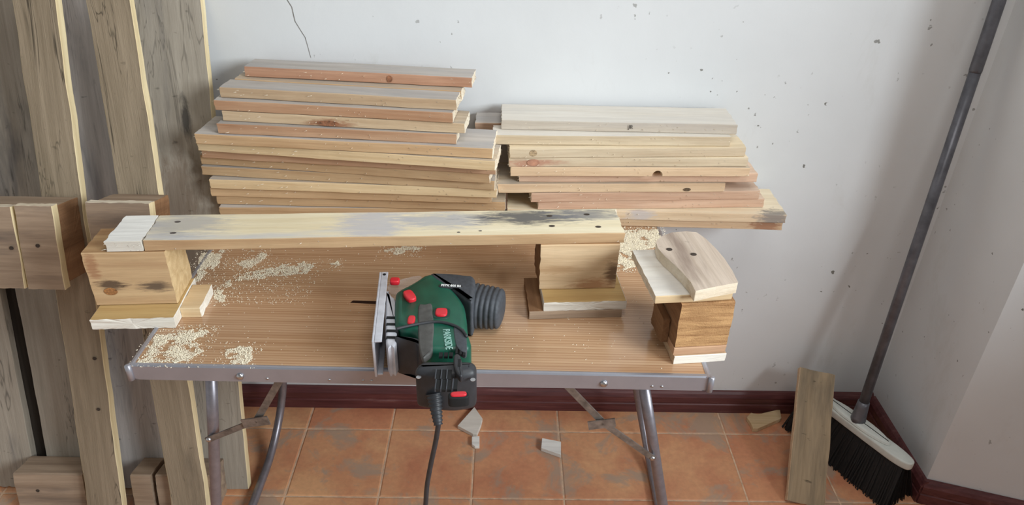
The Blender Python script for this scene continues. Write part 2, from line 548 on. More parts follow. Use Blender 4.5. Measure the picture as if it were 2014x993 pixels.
# marks on the back wall: a crack and two plug holes
ck = [(-0.476, 1.19), (-0.470, 1.165), (-0.462, 1.15), (-0.459, 1.12), (-0.448, 1.098), (-0.441, 1.085), (-0.437, 1.06), (-0.434, 1.04)]
v, f = [], []
for k, (x, z) in enumerate(ck):
    w = 0.0011 * (1 - 0.08 * k)
    v += [(x - w, YW - 0.0006, z), (x + w, YW - 0.0006, z)]
    if k: f.append((2 * k - 2, 2 * k - 1, 2 * k + 1, 2 * k))
M_crack = plain('crack_shadow', (120, 116, 112), 0.9, var=0.3, scale=90)
mesh_obj('crack', v, f, M_crack, wall_back)
for (x, z, r) in ((0.585, 0.446, 0.0045), (0.587, 0.430, 0.006), (0.625, 0.431, 0.003)):
    n = 12
    v = [(x + r * 1.2 * math.cos(2 * math.pi * k / n), YW - 0.0008, z + r * math.sin(2 * math.pi * k / n)) for k in range(n)]
    mesh_obj('plug_hole', v, [tuple(range(n))], hole_mat, wall_back)


# ------------------------------------------------------------------ timber builders
def board(name, L, W, T, mats, seed=0, rag=0.0015, bow=0.0, wob=0.0006, parent=None, loc=None, rot=None, c=0.0012, nx=None, axis='x', cup=0.0):
    """rough-sawn board: origin at its lower front left corner, length along x; mats = (broad face, long edge, cut end)"""
    r = random.Random(seed)
    nw, ntk = max(5, int(W / 0.007)), max(2, int(T / 0.007))
    per = []
    for k in range(nw + 1): per.append((c + (W - 2 * c) * k / nw, 0.0, 0))
    for k in range(ntk + 1): per.append((W, c + (T - 2 * c) * k / ntk, 1))
    for k in range(nw + 1): per.append((W - c - (W - 2 * c) * k / nw, T, 0))
    for k in range(ntk + 1): per.append((0.0, T - c - (T - 2 * c) * k / ntk, 1))
    n = len(per)
    nx = nx or max(6, int(L / 0.022))
    v, f, mi = [], [], []
    ph = r.uniform(0, 50)
    def cutline(y, z, o): return noise.noise((y * 60 + ph, z * 60, o)) * rag * .8 + r.uniform(-rag, rag) * .35
    e0 = [cutline(y, z, 1.7) for y, z, _ in per]
    e1 = [cutline(y, z, 5.3) for y, z, _ in per]
    for i in range(nx + 1):
        t = i / nx
        for k, (y, z, _) in enumerate(per):
            x = L * t + (e0[k] if i == 0 else 0) + (e1[k] if i == nx else 0)
            dy = noise.noise((x * 14 + ph, 0.3 if y < W / 2 else 9.1, z * 30)) * wob * 2.2
            dz = noise.noise((x * 9 + ph, y * 12, 4.4 if z < T / 2 else 7.7)) * wob
            dz += bow * (1 - (2 * t - 1) ** 2) + cup * (2 * y / W - 1) ** 2
            v.append((x, y + dy, z + dz))
    for i in range(nx):
        for k in range(n):
            f.append((i * n + k, i * n + (k + 1) % n, (i + 1) * n + (k + 1) % n, (i + 1) * n + k))
            mi.append(per[k][2] if per[k][2] == per[(k + 1) % n][2] else 1)
    for i in (0, nx):
        v.append((L * i / nx, W / 2, T / 2 + (bow if False else 0) + cup * .2))
        ci = len(v) - 1
        for k in range(n):
            f.append((i * n + k, i * n + (k + 1) % n, ci)); mi.append(2)
    if axis != 'x':
        pm = {'y': lambda q: (q[1], q[0], q[2]), 'z': lambda q: (q[1], q[2], q[0])}[axis]
        v = [pm(q) for q in v]
    return mesh_obj(name, v, f, list(mats), parent, mi, loc=loc, rot=rot)


def fibres(parent, spots, mat, seed=1):
    """torn splinters sticking out of a sawn edge: one part per board"""
    r = random.Random(seed)
    mb = MB()
    for (x, y, z, L) in spots:
        d = Vector((r.uniform(-1, 1), r.uniform(-1.0, -0.2), r.uniform(-.12, .12))).normalized() * L
        w = L * 0.16
        a = Vector((x, y, max(0.003, min(0.017, z))))
        q = [a + Vector((-w, 0, 0)), a + Vector((w, 0, 0)), a + Vector((0, 0, w)), a + d]
        mb.add(q, [(0, 1, 2), (0, 1, 3), (1, 2, 3), (2, 0, 3)])
    o = mb.build('splinters', mat, parent)
    o['kind'] = 'stuff'
    return o


def disc(name, parent, c, rx, ry, mat, axis='z', n=14, h=0.0005):
    v = []
    for s in (0, 1):
        for k in range(n):
            a = 2 * math.pi * k / n
            p, q = rx * math.cos(a), ry * math.sin(a)
            v.append((c[0] + p, c[1] + q, c[2] + h * s) if axis == 'z' else (c[0] + p, c[1] - h * s, c[2] + q))
    f = [tuple(range(n)), tuple(range(n, 2 * n))] + [(k, (k + 1) % n, n + (k + 1) % n, n + k) for k in range(n)]
    return mesh_obj(name, v, f, mat, parent)


# ------------------------------------------------------------------ leaning pallet
LEAN = math.radians(14.2)
pal = empty('wooden_pallet', (0, 1.312, 0), (-LEAN, 0, 0))
tag(pal, 'weathered wooden pallet leaning upright against the wall on the left', 'pallet')
PM = (old_board, old_board, end_pale)


def vboard(name, x0, x1, b0, b1, a0, a1, mats, seed, tilt=0.0, **k):
    """upright board of the pallet; b = distance out from the back boards"""
    o = board(name, a1 - a0, x1 - x0, b1 - b0, mats, seed, parent=pal, axis='z', **k)
    # axis z: (y, z, x) -> width along x, thickness along y
    o.location = (x0, -b1, a0)
    o.rotation_euler = (0, tilt, 0)
    return o


blue_board_lifted = wood('blue_grey_board_lifted', (196, 188, 182), (168, 160, 154), stain=(130, 128, 130), stain_amt=0.2, rough=.92, bump_s=.5, axis='z', vary=0, spots=.5, crack=.3)  # blue-grey board, its colour lightened to offset the front slat's shadow
bd_face = stain_blobs(wood('old_board_smudged', (170, 158, 140), (146, 134, 116), stain=(120, 112, 104), stain_amt=0.1, rough=0.92, bump_s=0.5, axis='z', vary=0, spots=.6, crack=.4), [((0.092, 0, 0.955), (0.012, 1, 0.050), (66, 64, 62), 0.85), ((0.06, 0, 0.78), (0.06, 1, 0.10), (112, 92, 74), 0.6)], (30, 1, 9))
for k, (x0, x1) in enumerate(((-1.330, -1.185), (-1.147, -1.015), (-0.975, -0.830), (-0.795, -0.643))):
    vboard('back_board', x0, x1, -0.022, 0.0, 0.006, 1.222, (bd_face if k == 3 else blue_board_lifted if k == 2 else old_board, fresh_cut if k == 3 else old_board, end_pale), 20 + k, rag=0.003, wob=0.0008)
vboard('front_slat', -1.001, -0.916, 0.079, 0.101, -0.020, 1.235, (old_slat, fresh_cut, end_pale), 31, 0.021, wob=0.0011)
vboard('front_slat', -0.795, -0.708, 0.079, 0.101, -0.020, 1.235, (old_slat, fresh_cut, end_pale), 32, -0.029, wob=0.0011)
gap_shade = wood('gap_shade_board', (58, 50, 42), (40, 34, 28), axis='z', rough=.95)  # near-black colour that paints in the shade of the board gap
vboard('back_board', -1.215, -1.085, -0.046, -0.0235, 0.012, 0.95, (gap_shade, gap_shade, gap_shade), 29)  # added dark backing behind the gap, stands in for shade
OB = (old_block, old_block, old_block)
for k, (x0, x1) in enumerate(((-1.183, -1.015), (-0.899, -0.850), (-0.838, -0.700))):
    o = board('low_block', x1 - x0, 0.078, 0.110, OB, 40 + k, parent=pal, c=0.003, wob=0.001)
    o.location = (x0, -0.078, -0.012)
for k, (x0, x1, a0, a1) in enumerate(((-1.080, -0.908, 0.632, 0.797), (-0.830, -0.714, 0.640, 0.806))):
    o = board('front_block', x1 - x0, 0.078, a1 - a0, (old_block, old_side, old_side), 50 + k, parent=pal, c=0.002, wob=0.001)
    o.location = (x0, -0.180, a0)
for k, (x0, x1, a0, a1) in enumerate(((-1.110, -0.986, 0.624, 0.798), (-0.980, -0.904, 0.623, 0.801), (-0.836, -0.706, 0.632, 0.810))):
    vboard('block_board', x0, x1, 0.180, 0.201, a0, a1, (old_block, fresh_cut, end_pale), 55 + k, wob=0.0015)
for (x, a) in ((-0.998, 0.712), (-0.944, 0.718), (-0.925, 0.42), (-0.935, 0.29), (-1.13, 0.05)):
    b = 0.2022 if a > .6 else (0.1025 if a > .2 else 0.0785)
    disc('nail_hole', pal, (x, -b, a), 0.0045, 0.004, hole_mat, 'y')

# ------------------------------------------------------------------ folding table
TX, TY, TA = -0.6348, 0.9764, -0.0099
tab = empty('folding_table', (TX, TY, 0), (0, 0, TA))
tag(tab, 'folding camping table with woodgrain top and dull metal edging', 'table')
TW, TD, TH = 1.0, 0.600, 0.700
bevel(MB().box(0.006, TW - 0.006, 0.006, TD - 0.006, TH - 0.016, TH).build('tabletop', M_lam, tab), 0.001)


def rail(name, L):
    prof = [(0.0, -0.030), (0.0, -0.001), (0.002, 0.0015), (0.006, 0.0018), (0.009, 0.0006), (0.009, -0.0005), (0.004, -0.003), (0.003, -0.028), (0.012, -0.028), (0.012, -0.030)]
    n = len(prof)
    v = [(x, y, TH + z) for x in (0, L) for y, z in prof]
    f = [(i, (i + 1) % n, n + (i + 1) % n, n + i) for i in range(n)] + [tuple(range(n)), tuple(range(n, 2 * n))]
    return mesh_obj(name, v, f, M_alu, tab)


for L, loc, rz in ((TW, (0, 0, 0), 0), (TD, (TW, 0, 0), math.pi / 2), (TW, (TW, TD, 0), math.pi), (TD, (0, TD, 0), -math.pi / 2)):
    o = rail('edge_rail', L); o.location = loc; o.rotation_euler = (0, 0, rz)
for (x, y) in ((0, 0), (TW, 0), (0, TD), (TW, TD)):
    v, f = tube_data([(x, y, TH - 0.031), (x, y, TH - 0.030), (x, y, TH + 0.0005), (x, y, TH + 0.0022)], [0.003, 0.0055, 0.0055, 0.003], 12)
    mesh_obj('corner_cap', v, f, M_alu, tab, smooth=True)
for x in (0.189, 0.816):
    v, f = tube_data([(x, 0.001, TH - 0.018), (x, -0.002, TH - 0.018), (x, -0.004, TH - 0.018), (x, -0.005, TH - 0.018)], [0.0065, 0.0065, 0.0045, 0.001], 14)
    mesh_obj('rivet', v, f, M_steel, tab, smooth=True)
for x in (0.235, 0.342, 0.400, 0.415, 0.900, 0.917):
    v, f = tube_data([(x, 0.001, TH - 0.022), (x, -0.001, TH - 0.022), (x, -0.0015, TH - 0.022)], [0.0022, 0.0022, 0.0006], 10)
    mesh_obj('rivet', v, f, M_steel, tab, smooth=True)


def uframe(xt, xb):
    """one bent tube: front leg, foot bar on the floor, back leg"""
    yf, yb, r = 0.044, 0.552, 0.0105
    zb = r
    sx = (xb - xt) / (TH - 0.032 - zb)
    X = lambda z: xt + sx * (TH - 0.032 - z)
    pts = []
    for z in (TH - 0.032, 0.5, 0.3): pts.append((X(z), yf, z))
    R = 0.09
    for k in range(0, 7):
        a = math.pi / 2 * k / 6
        z = zb + R * (1 - math.sin(a)); pts.append((X(z), yf + R * (1 - math.cos(a)), z))
    R = 0.16
    for k in range(0, 9):
        a = math.pi / 2 * (1 - k / 8)
        z = zb + R * (1 - math.sin(a)); pts.append((X(z), yb - R * (1 - math.cos(a)), z))
    for z in (0.3, 0.5, TH - 0.032): pts.append((X(z), yb, z))
    return tube('leg_frame', pts, r, M_alu_leg, tab, 14)


uframe(0.120, 0.015)
uframe(0.890, 1.045)


def strap(name, pts, y, w=0.013, t=0.0025, mat=None, parent=None):
    """flat folding stay through a list of (x, z) points"""
    mb = MB()
    for a, b in zip(pts[:-1], pts[1:]):
        a2, b2 = Vector(a), Vector(b)
        d = (b2 - a2).normalized(); nn = Vector((-d.y, d.x)) * w / 2
        a2 = a2 - d * w * .4; b2 = b2 + d * w * .4
        q = [a2 - nn, b2 - nn, b2 + nn, a2 + nn]
        mb.add([(c.x, y, c.y) for c in q] + [(c.x, y + t, c.y) for c in q],
               [(0, 1, 2, 3), (7, 6, 5, 4), (0, 4, 5, 1), (1, 5, 6, 2), (2, 6, 7, 3), (3, 7, 4, 0)])
        y += t * 1.2
    return mb.build(name, mat or M_strap, parent or tab)


# each stay: two hinged bars with pins
for side, hx, ex, lx in (('l', (0.252, 0.662), (0.188, 0.551), (0.090, 0.500)), ('r', (0.742, 0.665), (0.826, 0.563), (0.930, 0.474))):
    strap('brace', [hx, ex], 0.030)
    strap('brace', [ex, lx], 0.0275, 0.012)
    for (x, z) in (ex, lx):
        v, f = tube_data([(x, 0.036, z), (x, 0.026, z), (x, 0.024, z)], [0.005, 0.005, 0.002], 12)
        mesh_obj('hinge_pin', v, f, M_steel, tab, smooth=True)
    strap('brace_catch', [(ex[0] - 0.018, ex[1] - 0.004), (ex[0] + 0.016, ex[1] + 0.003)], 0.024, 0.02)

# ------------------------------------------------------------------ stacked planks
PK = {'L1': (-0.6352, 1.468, 0.0039, 1.4833, 0.725),
 'L2': (-0.6428, 1.4811, 0.007, 1.4727, 0.7478),
 'L3': (-0.6506, 1.4764, -0.0229, 1.4616, 0.7706),
 'L4': (-0.6454, 1.4688, -0.0115, 1.4467, 0.7934),
 'L5': (-0.665, 1.4879, -0.0172, 1.4372, 0.8162),
 'L6': (-0.6661, 1.4974, -0.0269, 1.4226, 0.839),
 'L7': (-0.6532, 1.4796, -0.0152, 1.4204, 0.8618),
 'L8': (-0.6519, 1.4656, -0.0149, 1.3892, 0.8846),
 'L9': (-0.6479, 1.4505, -0.0216, 1.4006, 0.9074),
 'R1': (0.016, 1.5025, 0.6517, 1.4901, 0.7),
 'R10': (-0.021, 1.4859, 0.4988, 1.5016, 0.9025),
 'R11': (-0.0039, 1.5185, 0.512, 1.5158, 0.925),
 'R2': (0.0132, 1.4882, 0.6531, 1.4837, 0.7225),
 'R3': (0.0825, 1.4857, 0.6079, 1.5174, 0.745),
 'R4': (0.0653, 1.4793, 0.5931, 1.5144, 0.7675),
 'R5': (-0.0085, 1.4776, 0.506, 1.5026, 0.79),
 'R6': (0.0378, 1.4903, 0.577, 1.5093, 0.8125),
 'R7': (0.019, 1.471, 0.5499, 1.4902, 0.835),
 'R8': (0.0152, 1.4698, 0.5425, 1.495, 0.8575),
 'R9': (0.0159, 1.4653, 0.536, 1.4993, 0.88),
 'U1': (-0.5976, 1.4532, -0.0962, 1.418, 0.9302),
 'U2': (-0.5876, 1.4677, -0.0788, 1.4207, 0.953),
 'U3': (-0.6008, 1.4689, -0.1034, 1.4192, 0.9758),
 'U4': (-0.5897, 1.483, -0.0959, 1.4313, 0.9986),
 'U5': (-0.5767, 1.538, -0.0888, 1.4863, 0.9986),
 'U6': (-0.5554, 1.5529, -0.0673, 1.5061, 1.0214)}
OR3 = {'ochre': edge_ochre, 'yellow': edge_yellow, 'orange': edge_orange, 'red': edge_red, 'tan': edge_tan, 'pink': edge_pink, 'cream': edge_cream, 'pale': edge_pale}
FA3 = {'grey': face_grey, 'tan': face_tan, 'cream': face_cream, 'pale': face_pale, 'pink': face_pink}
# key: (edge, face, width, thickness, bow, label)
LOOK = {
 'L1': ('ochre', 'grey', .105, 'lowest plank of the taller left stack, just above the long runner'),
 'L2': ('ochre', 'tan', .10, 'second plank from the bottom of the left stack, its right end sticking out furthest'),
 'L3': ('ochre', 'grey', .10, 'third plank from the bottom of the left stack, ochre edge with grey rim'),
 'L4': ('yellow', 'tan', .10, 'fourth plank from the bottom of the left stack, pale rounded edge'),
 'L5': ('ochre', 'grey', .085, 'fifth plank from the bottom of the left stack, torn shavings along its edge'),
 'L6': ('ochre', 'tan', .07, 'sixth plank from the bottom of the left stack, thin dark seam above it'),
 'L7': ('orange', 'tan', .08, 'seventh plank from the bottom of the left stack, set back in shadow'),
 'L8': ('yellow', 'tan', .09, 'eighth plank of the left stack, pale yellow edge under the wide grey top'),
 'L9': ('ochre', 'grey', .105, 'ninth plank of the left stack, longest wide plank with its grey face exposed'),
 'U1': ('orange', 'grey', .095, 'lowest of the six shorter planks on the left stack, orange edge'),
 'U2': ('tan', 'tan', .075, 'short tan plank with a dark brown knot in its edge, left stack'),
 'U3': ('orange', 'grey', .068, 'short orange-edged plank just above the knotty one, left stack'),
 'U4': ('tan', 'grey', .052, 'short plank with pale grey face showing below the topmost, left stack'),
 'U5': ('ochre', 'tan', .050, 'short plank mostly hidden beneath the topmost plank, left stack'),
 'U6': ('red', 'grey', .060, 'topmost grey plank of the left stack with a reddish front edge'),
 'R1': ('tan', 'tan', .13, 'lowest plank of the right stack, overhanging the table end, brown patch near its tip'),
 'R2': ('tan', 'cream', .135, 'second plank from the bottom of the right stack, cream face and grey stained tip'),
 'R3': ('pink', 'pink', .105, 'third plank from the bottom of the right stack, pinkish tan edge'),
 'R4': ('pink', 'pink', .11, 'fourth plank from the bottom of the right stack, reddish pink edge'),
 'R5': ('tan', 'tan', .12, 'fifth plank of the right stack, shifted left, small dark knot near its right end'),
 'R6': ('pink', 'pink', .115, 'sixth plank of the right stack, reddish and set back in shadow'),
 'R7': ('tan', 'tan', .125, 'seventh plank of the right stack, with a half-round hole in its edge'),
 'R8': ('cream', 'cream', .125, 'eighth plank of the right stack, cream edge with a red-brown streak at left'),
 'R9': ('cream', 'cream', .125, 'ninth plank of the right stack, cream edge with a round grey knot'),
 'R10': ('cream', 'pale', .06, 'second plank from the top of the right stack, yellow cream edge shifted left'),
 'R11': ('pale', 'pale', .104, 'topmost plank of the right stack, pale smooth face against the wall'),
}
made = {}
for key, (ec, fc, W, label) in LOOK.items():
    xl, yl, xr, yr, z = PK[key]
    left = key[0] in 'LU'
    T = (0.0228 if left else 0.0225) - 0.0010
    d = Vector((xr - xl, yr - yl)); L = d.length; ang = math.atan2(d.y, d.x)
    back = YW - 0.004
    W = min(W, (back - max(yl, yr)) / math.cos(ang))
    if key == 'L1': z -= 0.025; T += 0.025
    sd = sum(ord(c) * (i + 3) for i, c in enumerate(key))
    o = board('plank', L, W, T, (FA3[fc], OR3[ec], end_pale), sd, rag=0.0022, wob=0.0008, loc=(xl, yl, z + 0.0006), rot=(0, 0, ang))
    tag(o, label, 'plank', 'sawn planks in the left stack' if left else 'sawn planks in the right stack')
    r = random.Random(sd)
    sp = [(r.uniform(0, L), 0.0, r.uniform(0, T), r.uniform(0.003, 0.008)) for _ in range(18)]
    sp += [(0.0, r.uniform(0, W), r.uniform(0, T), r.uniform(.004, .008)) for _ in range(12)] + [(L, r.uniform(0, W), r.uniform(0, T), r.uniform(.004, .008)) for _ in range(12)]
    fibres(o, sp, end_pale, sd)
    made[key] = (o, L, W, T)
# stains of their own on three of the right-hand planks
made['R1'][0].data.materials[1] = stain_blobs(wood('edge_tan_patch', (214, 178, 134), (190, 148, 104), vary=0), [((0.595, 0, 0.011), (0.036, 1, 0.05), (140, 96, 72), 0.8)], (20, 1, 60))
for k_, slot in ((0, 'face_cream_tip'), (1, 'edge_tan_tip')):
    made['R2'][0].data.materials[k_] = stain_blobs(wood(slot, (234, 214, 178) if k_ == 0 else (216, 184, 142), (216, 188, 144) if k_ == 0 else (194, 156, 112), vary=0),
        [((0.615, 0.0, 0.014), (0.045, 0.03, 0.05), (128, 122, 118), 0.85), ((0.305, 0.0, 0.012), (0.035, 0.012, 0.05), (186, 178, 176), 0.8)], (20, 40, 60))
made['U2'][0].data.materials[1] = stain_blobs(wood('edge_tan_knotty', (214, 182, 138), (192, 154, 110), vary=0), [((0.225, 0, 0.004), (0.052, 1, 0.012), (150, 98, 70), 0.8)], (14, 1, 60))
made['R8'][0].data.materials[1] = stain_blobs(wood('edge_cream_streak', (212, 190, 152), (192, 162, 122), vary=0), [((0.05, 0, 0.008), (0.07, 1, 0.011), (178, 126, 104), 0.75)], (10, 1, 60))
# two short boards behind, seen between the stacks
for (x, y, z, L, W, lab) in ((-0.062, 1.566, 0.9003, 0.36, 0.066, 'grey plank end behind the right stack, between the two stacks'),):
    o = board('plank', L, W, 0.0216, (face_grey, edge_pink, end_pale), 77, rag=0.003, loc=(x, y, z))
    tag(o, lab, 'plank', 'sawn planks in the right stack')
disc('knot', made['U2'][0], (0.225, -0.0008, 0.0070), 0.024, 0.0062, knot_mat, 'y')
disc('knot', made['R9'][0], (0.050, -0.0008, 0.012), 0.0085, 0.0075, plain('grey_knot', (160, 138, 108), .8, var=.3, scale=200), 'y')
disc('knot', made['R8'][0], (0.052, -0.0008, 0.011), 0.014, 0.0080, plain('red_streak', (176, 128, 104), .8, var=.12, scale=60), 'y')
disc('knot', made['R5'][0], (0.428, -0.0008, 0.007), 0.009, 0.004, plain('dark_knot', (92, 74, 54), .8, var=.3, scale=200), 'y')
disc('knot', made['U6'][0], (0.315, -0.0008, 0.011), 0.006, 0.0075, knot_mat, 'y')
# half-round hole cut into the seventh right plank
o, L, W, T = made['R7']
v, f = tube_data([(0.325, -0.02, 0.003), (0.325, 0.05, 0.003)], 0.0115, 20)
cut = mesh_obj('hole_cutter', v, f, end_pale)
cut.matrix_world = Matrix.Translation(o.location) @ Matrix.Rotation(o.rotation_euler.z, 4, 'Z')
bm_ = o.modifiers.new('hole', 'BOOLEAN'); bm_.object = cut; bm_.operation = 'DIFFERENCE'; bm_.solver = 'EXACT'
bpy.context.view_layer.update()
me2 = bpy.data.meshes.new_from_object(o.evaluated_get(bpy.context.evaluated_depsgraph_get()))
o.modifiers.remove(bm_); o.data = me2
bpy.data.objects.remove(cut, do_unlink=True)


def text_mesh(name, s, size, mat, parent, loc, rot=(0, 0, 0), depth=0.0003, sx=1.0, bold=0.0):
    cu = bpy.data.curves.new(name, 'FONT')
    cu.body = s; cu.size = size; cu.extrude = depth; cu.align_x = 'CENTER'; cu.align_y = 'CENTER'; cu.offset = bold
    tmp = bpy.data.objects.new(name, cu); COL.objects.link(tmp)
    bpy.context.view_layer.update()
    me = bpy.data.meshes.new_from_object(tmp.evaluated_get(bpy.context.evaluated_depsgraph_get()))
    bpy.data.objects.remove(tmp, do_unlink=True)
    me.materials.clear(); me.materials.append(mat)
    o = bpy.data.objects.new(name, me); COL.objects.link(o); o.parent = parent
    o.location = loc; o.rotation_euler = rot; o.scale = (sx, 1, 1)
    return o


ink = plain('black_ink', (50, 44, 42), 0.8)
text_mesh('ink_mark', 'JR', 0.012, ink, made['R11'][0], (0.283, -0.0015, 0.012), (math.pi / 2, 0, 0))

# ------------------------------------------------------------------ long runner on two blocks
RY = 0.066
run = empty('pallet_runner', (0.074, 1.172, 0.70), (0, 0, RY))
tag(run, 'long sawn pallet runner of one plank nailed across two wooden blocks', 'pallet runner')
stained_block = stain_blobs(wood('stained_block', (212, 170, 114), (184, 136, 86), grain=.8, bump_s=.4, vary=0), [((0.035, 0, 0.046), (0.030, 1, 0.012), (70, 54, 46), 0.85), ((0.112, 0, 0.040), (0.032, 1, 0.012), (84, 70, 62), 0.85), ((0.012, 0, 0.085), (0.012, 1, 0.03), (150, 100, 70), 0.6)], (14, 1, 110))
BW = (block_wood, stained_block, wood('block_side', (226, 190, 128), (200, 158, 96)))
# plank on top
pl = board('plank', 0.868, 0.096, 0.0215, (runner_face, edge_ochre, end_pale), 501, rag=0.003, wob=0.0009, parent=run, loc=(-0.712, 0.004, 0.1368))
fibres(pl, [(0.868, rng.uniform(0, .096), rng.uniform(0, .02), 0.009) for _ in range(26)] + [(rng.uniform(0, .86), 0, rng.uniform(0, .02), 0.005) for _ in range(10)], end_white, 9)
for (x, y) in ((0.045, 0.026), (0.040, 0.068), (0.735, 0.030), (0.822, 0.024), (0.735, 0.070), (0.808, 0.074), (0.56, 0.012), (0.60, 0.016)):
    k = 0.0058 if x < .5 or x > .7 else 0.003
    disc('nail_hole', pl, (x, y, 0.0216), k, k * .62, hole_mat if x > .7 else plain('nail_grey', (92, 84, 80), .7, var=.2, scale=300))
st = board('end_piece', 0.062, 0.098, 0.0215, (white_wood, end_white, end_white), 502, rag=0.0035, wob=0.0006, parent=run, loc=(-0.776, 0.002, 0.1370))
fibres(st, [(0.0, rng.uniform(0, .098), rng.uniform(0, .021), rng.uniform(.006, .013)) for _ in range(26)] + [(rng.uniform(0, .06), 0, rng.uniform(0, .02), 0.004) for _ in range(12)], end_white, 19)
# right support
b = board('block', 0.148, 0.092, 0.0995, (block_wood, stain_blobs(wood('block_front', (226, 190, 140), (200, 156, 104), grain=.8, vary=0), [((0.140, 0, 0.035), (0.016, 1, 0.028), (96, 72, 54), 0.85), ((0.105, 0, 0.008), (0.045, 1, 0.018), (168, 116, 78), 0.7), ((0.03, 0, 0.045), (0.05, 1, 0.010), (170, 128, 86), 0.4)], (14, 1, 90)), old_side), 510, parent=run, loc=(0.0, 0.0, 0.0370), c=0.002)
board('foot_board', 0.130, 0.158, 0.019, (board_yellow, end_white, end_white), 511, parent=run, loc=(0.004, -0.043, 0.0183), axis='y')
board('foot_board', 0.178, 0.118, 0.018, (old_side, old_block, old_side), 512, parent=run, loc=(-0.022, -0.044, 0.0))
# left support, hanging over the table's end
b = board('block', 0.144, 0.092, 0.113, BW, 520, parent=run, loc=(-0.822, 0.000, 0.0235), c=0.002)
board('foot_board', 0.130, 0.148, 0.0225, (board_yellow, end_white, end_white), 521, rag=0.002, parent=run, loc=(-0.820, -0.043, 0.0005), axis='y')
board('foot_board', 0.036, 0.080, 0.0215, (edge_yellow, edge_yellow, end_white), 522, parent=run, loc=(-0.671, -0.012, 0.0))
# dark bruises on the blocks, as stains with their own shape
disc('knot', run, (-0.790, -0.0008, 0.055), 0.012, 0.008, plain('block_knot', (150, 104, 62), .8, var=.3, scale=220), 'y')

# ------------------------------------------------------------------ block offcut at the table's right end
off = empty('pallet_block_offcut', (0.303, 1.003, 0.70), (0, 0, 0.115))
tag(off, 'short pallet offcut, rough orange block between pale boards, at the table\'s right corner', 'wood block')
board('base_board', 0.094, 0.120, 0.0175, (edge_tan, end_white, edge_tan), 601, rag=0.002, parent=off, loc=(0.002, -0.003, 0.0))
board('base_board', 0.094, 0.122, 0.015, (edge_orange, edge_orange, edge_orange), 602, parent=off, loc=(0.0005, 0.000, 0.0178))
board('block', 0.094, 0.115, 0.0925, (block_end, block_end, old_side), 603, parent=off, loc=(0.001, 0.002, 0.0330), c=0.002, wob=0.0015)
board('top_board', 0.134, 0.150, 0.0155, (face_pale, edge_yellow, end_pale), 604, rag=0.0014, parent=off, loc=(-0.045, 0.006, 0.1258), cup=0.0)
q = [(-0.006, 0.146), (0.010, 0.166), (0.034, 0.178), (0.062, 0.180), (0.080, 0.175), (0.089, 0.150), (0.095, 0.115), (0.098, 0.080), (0.097, 0.040), (0.093, 0.004), (0.052, -0.004), (0.013, -0.014), (0.014, 0.012), (0.010, 0.040), (0.003, 0.070), (-0.005, 0.098), (-0.009, 0.124)]
mb = MB()
n = len(q)
mb.add([(x, y, 0.1416) for x, y in q] + [(x, y, 0.1625) for x, y in q], [tuple(range(n)), tuple(range(n, 2 * n))])
mb.add([(x, y, 0.1416) for x, y in q] + [(x, y, 0.1625) for x, y in q], [(i, (i + 1) % n, n + (i + 1) % n, n + i) for i in range(n)], 1)
tb = mb.build('top_board', [wood('old_face', (206, 184, 162), (178, 154, 130), stain=(150, 126, 108), stain_amt=0.25, axis='y', spots=.3), end_pale], off)
bevel(tb, 0.0015)
for (x, y) in ((0.010, 0.118), (0.048, 0.098)):
    disc('nail_hole', off, (x, y, 0.1626), 0.0055, 0.005, hole_mat)
board('side_scrap', 0.012, 0.06, 0.05, (old_side, old_side, old_side), 605, parent=off, loc=(-0.0125, 0.035, 0.02), nx=3)

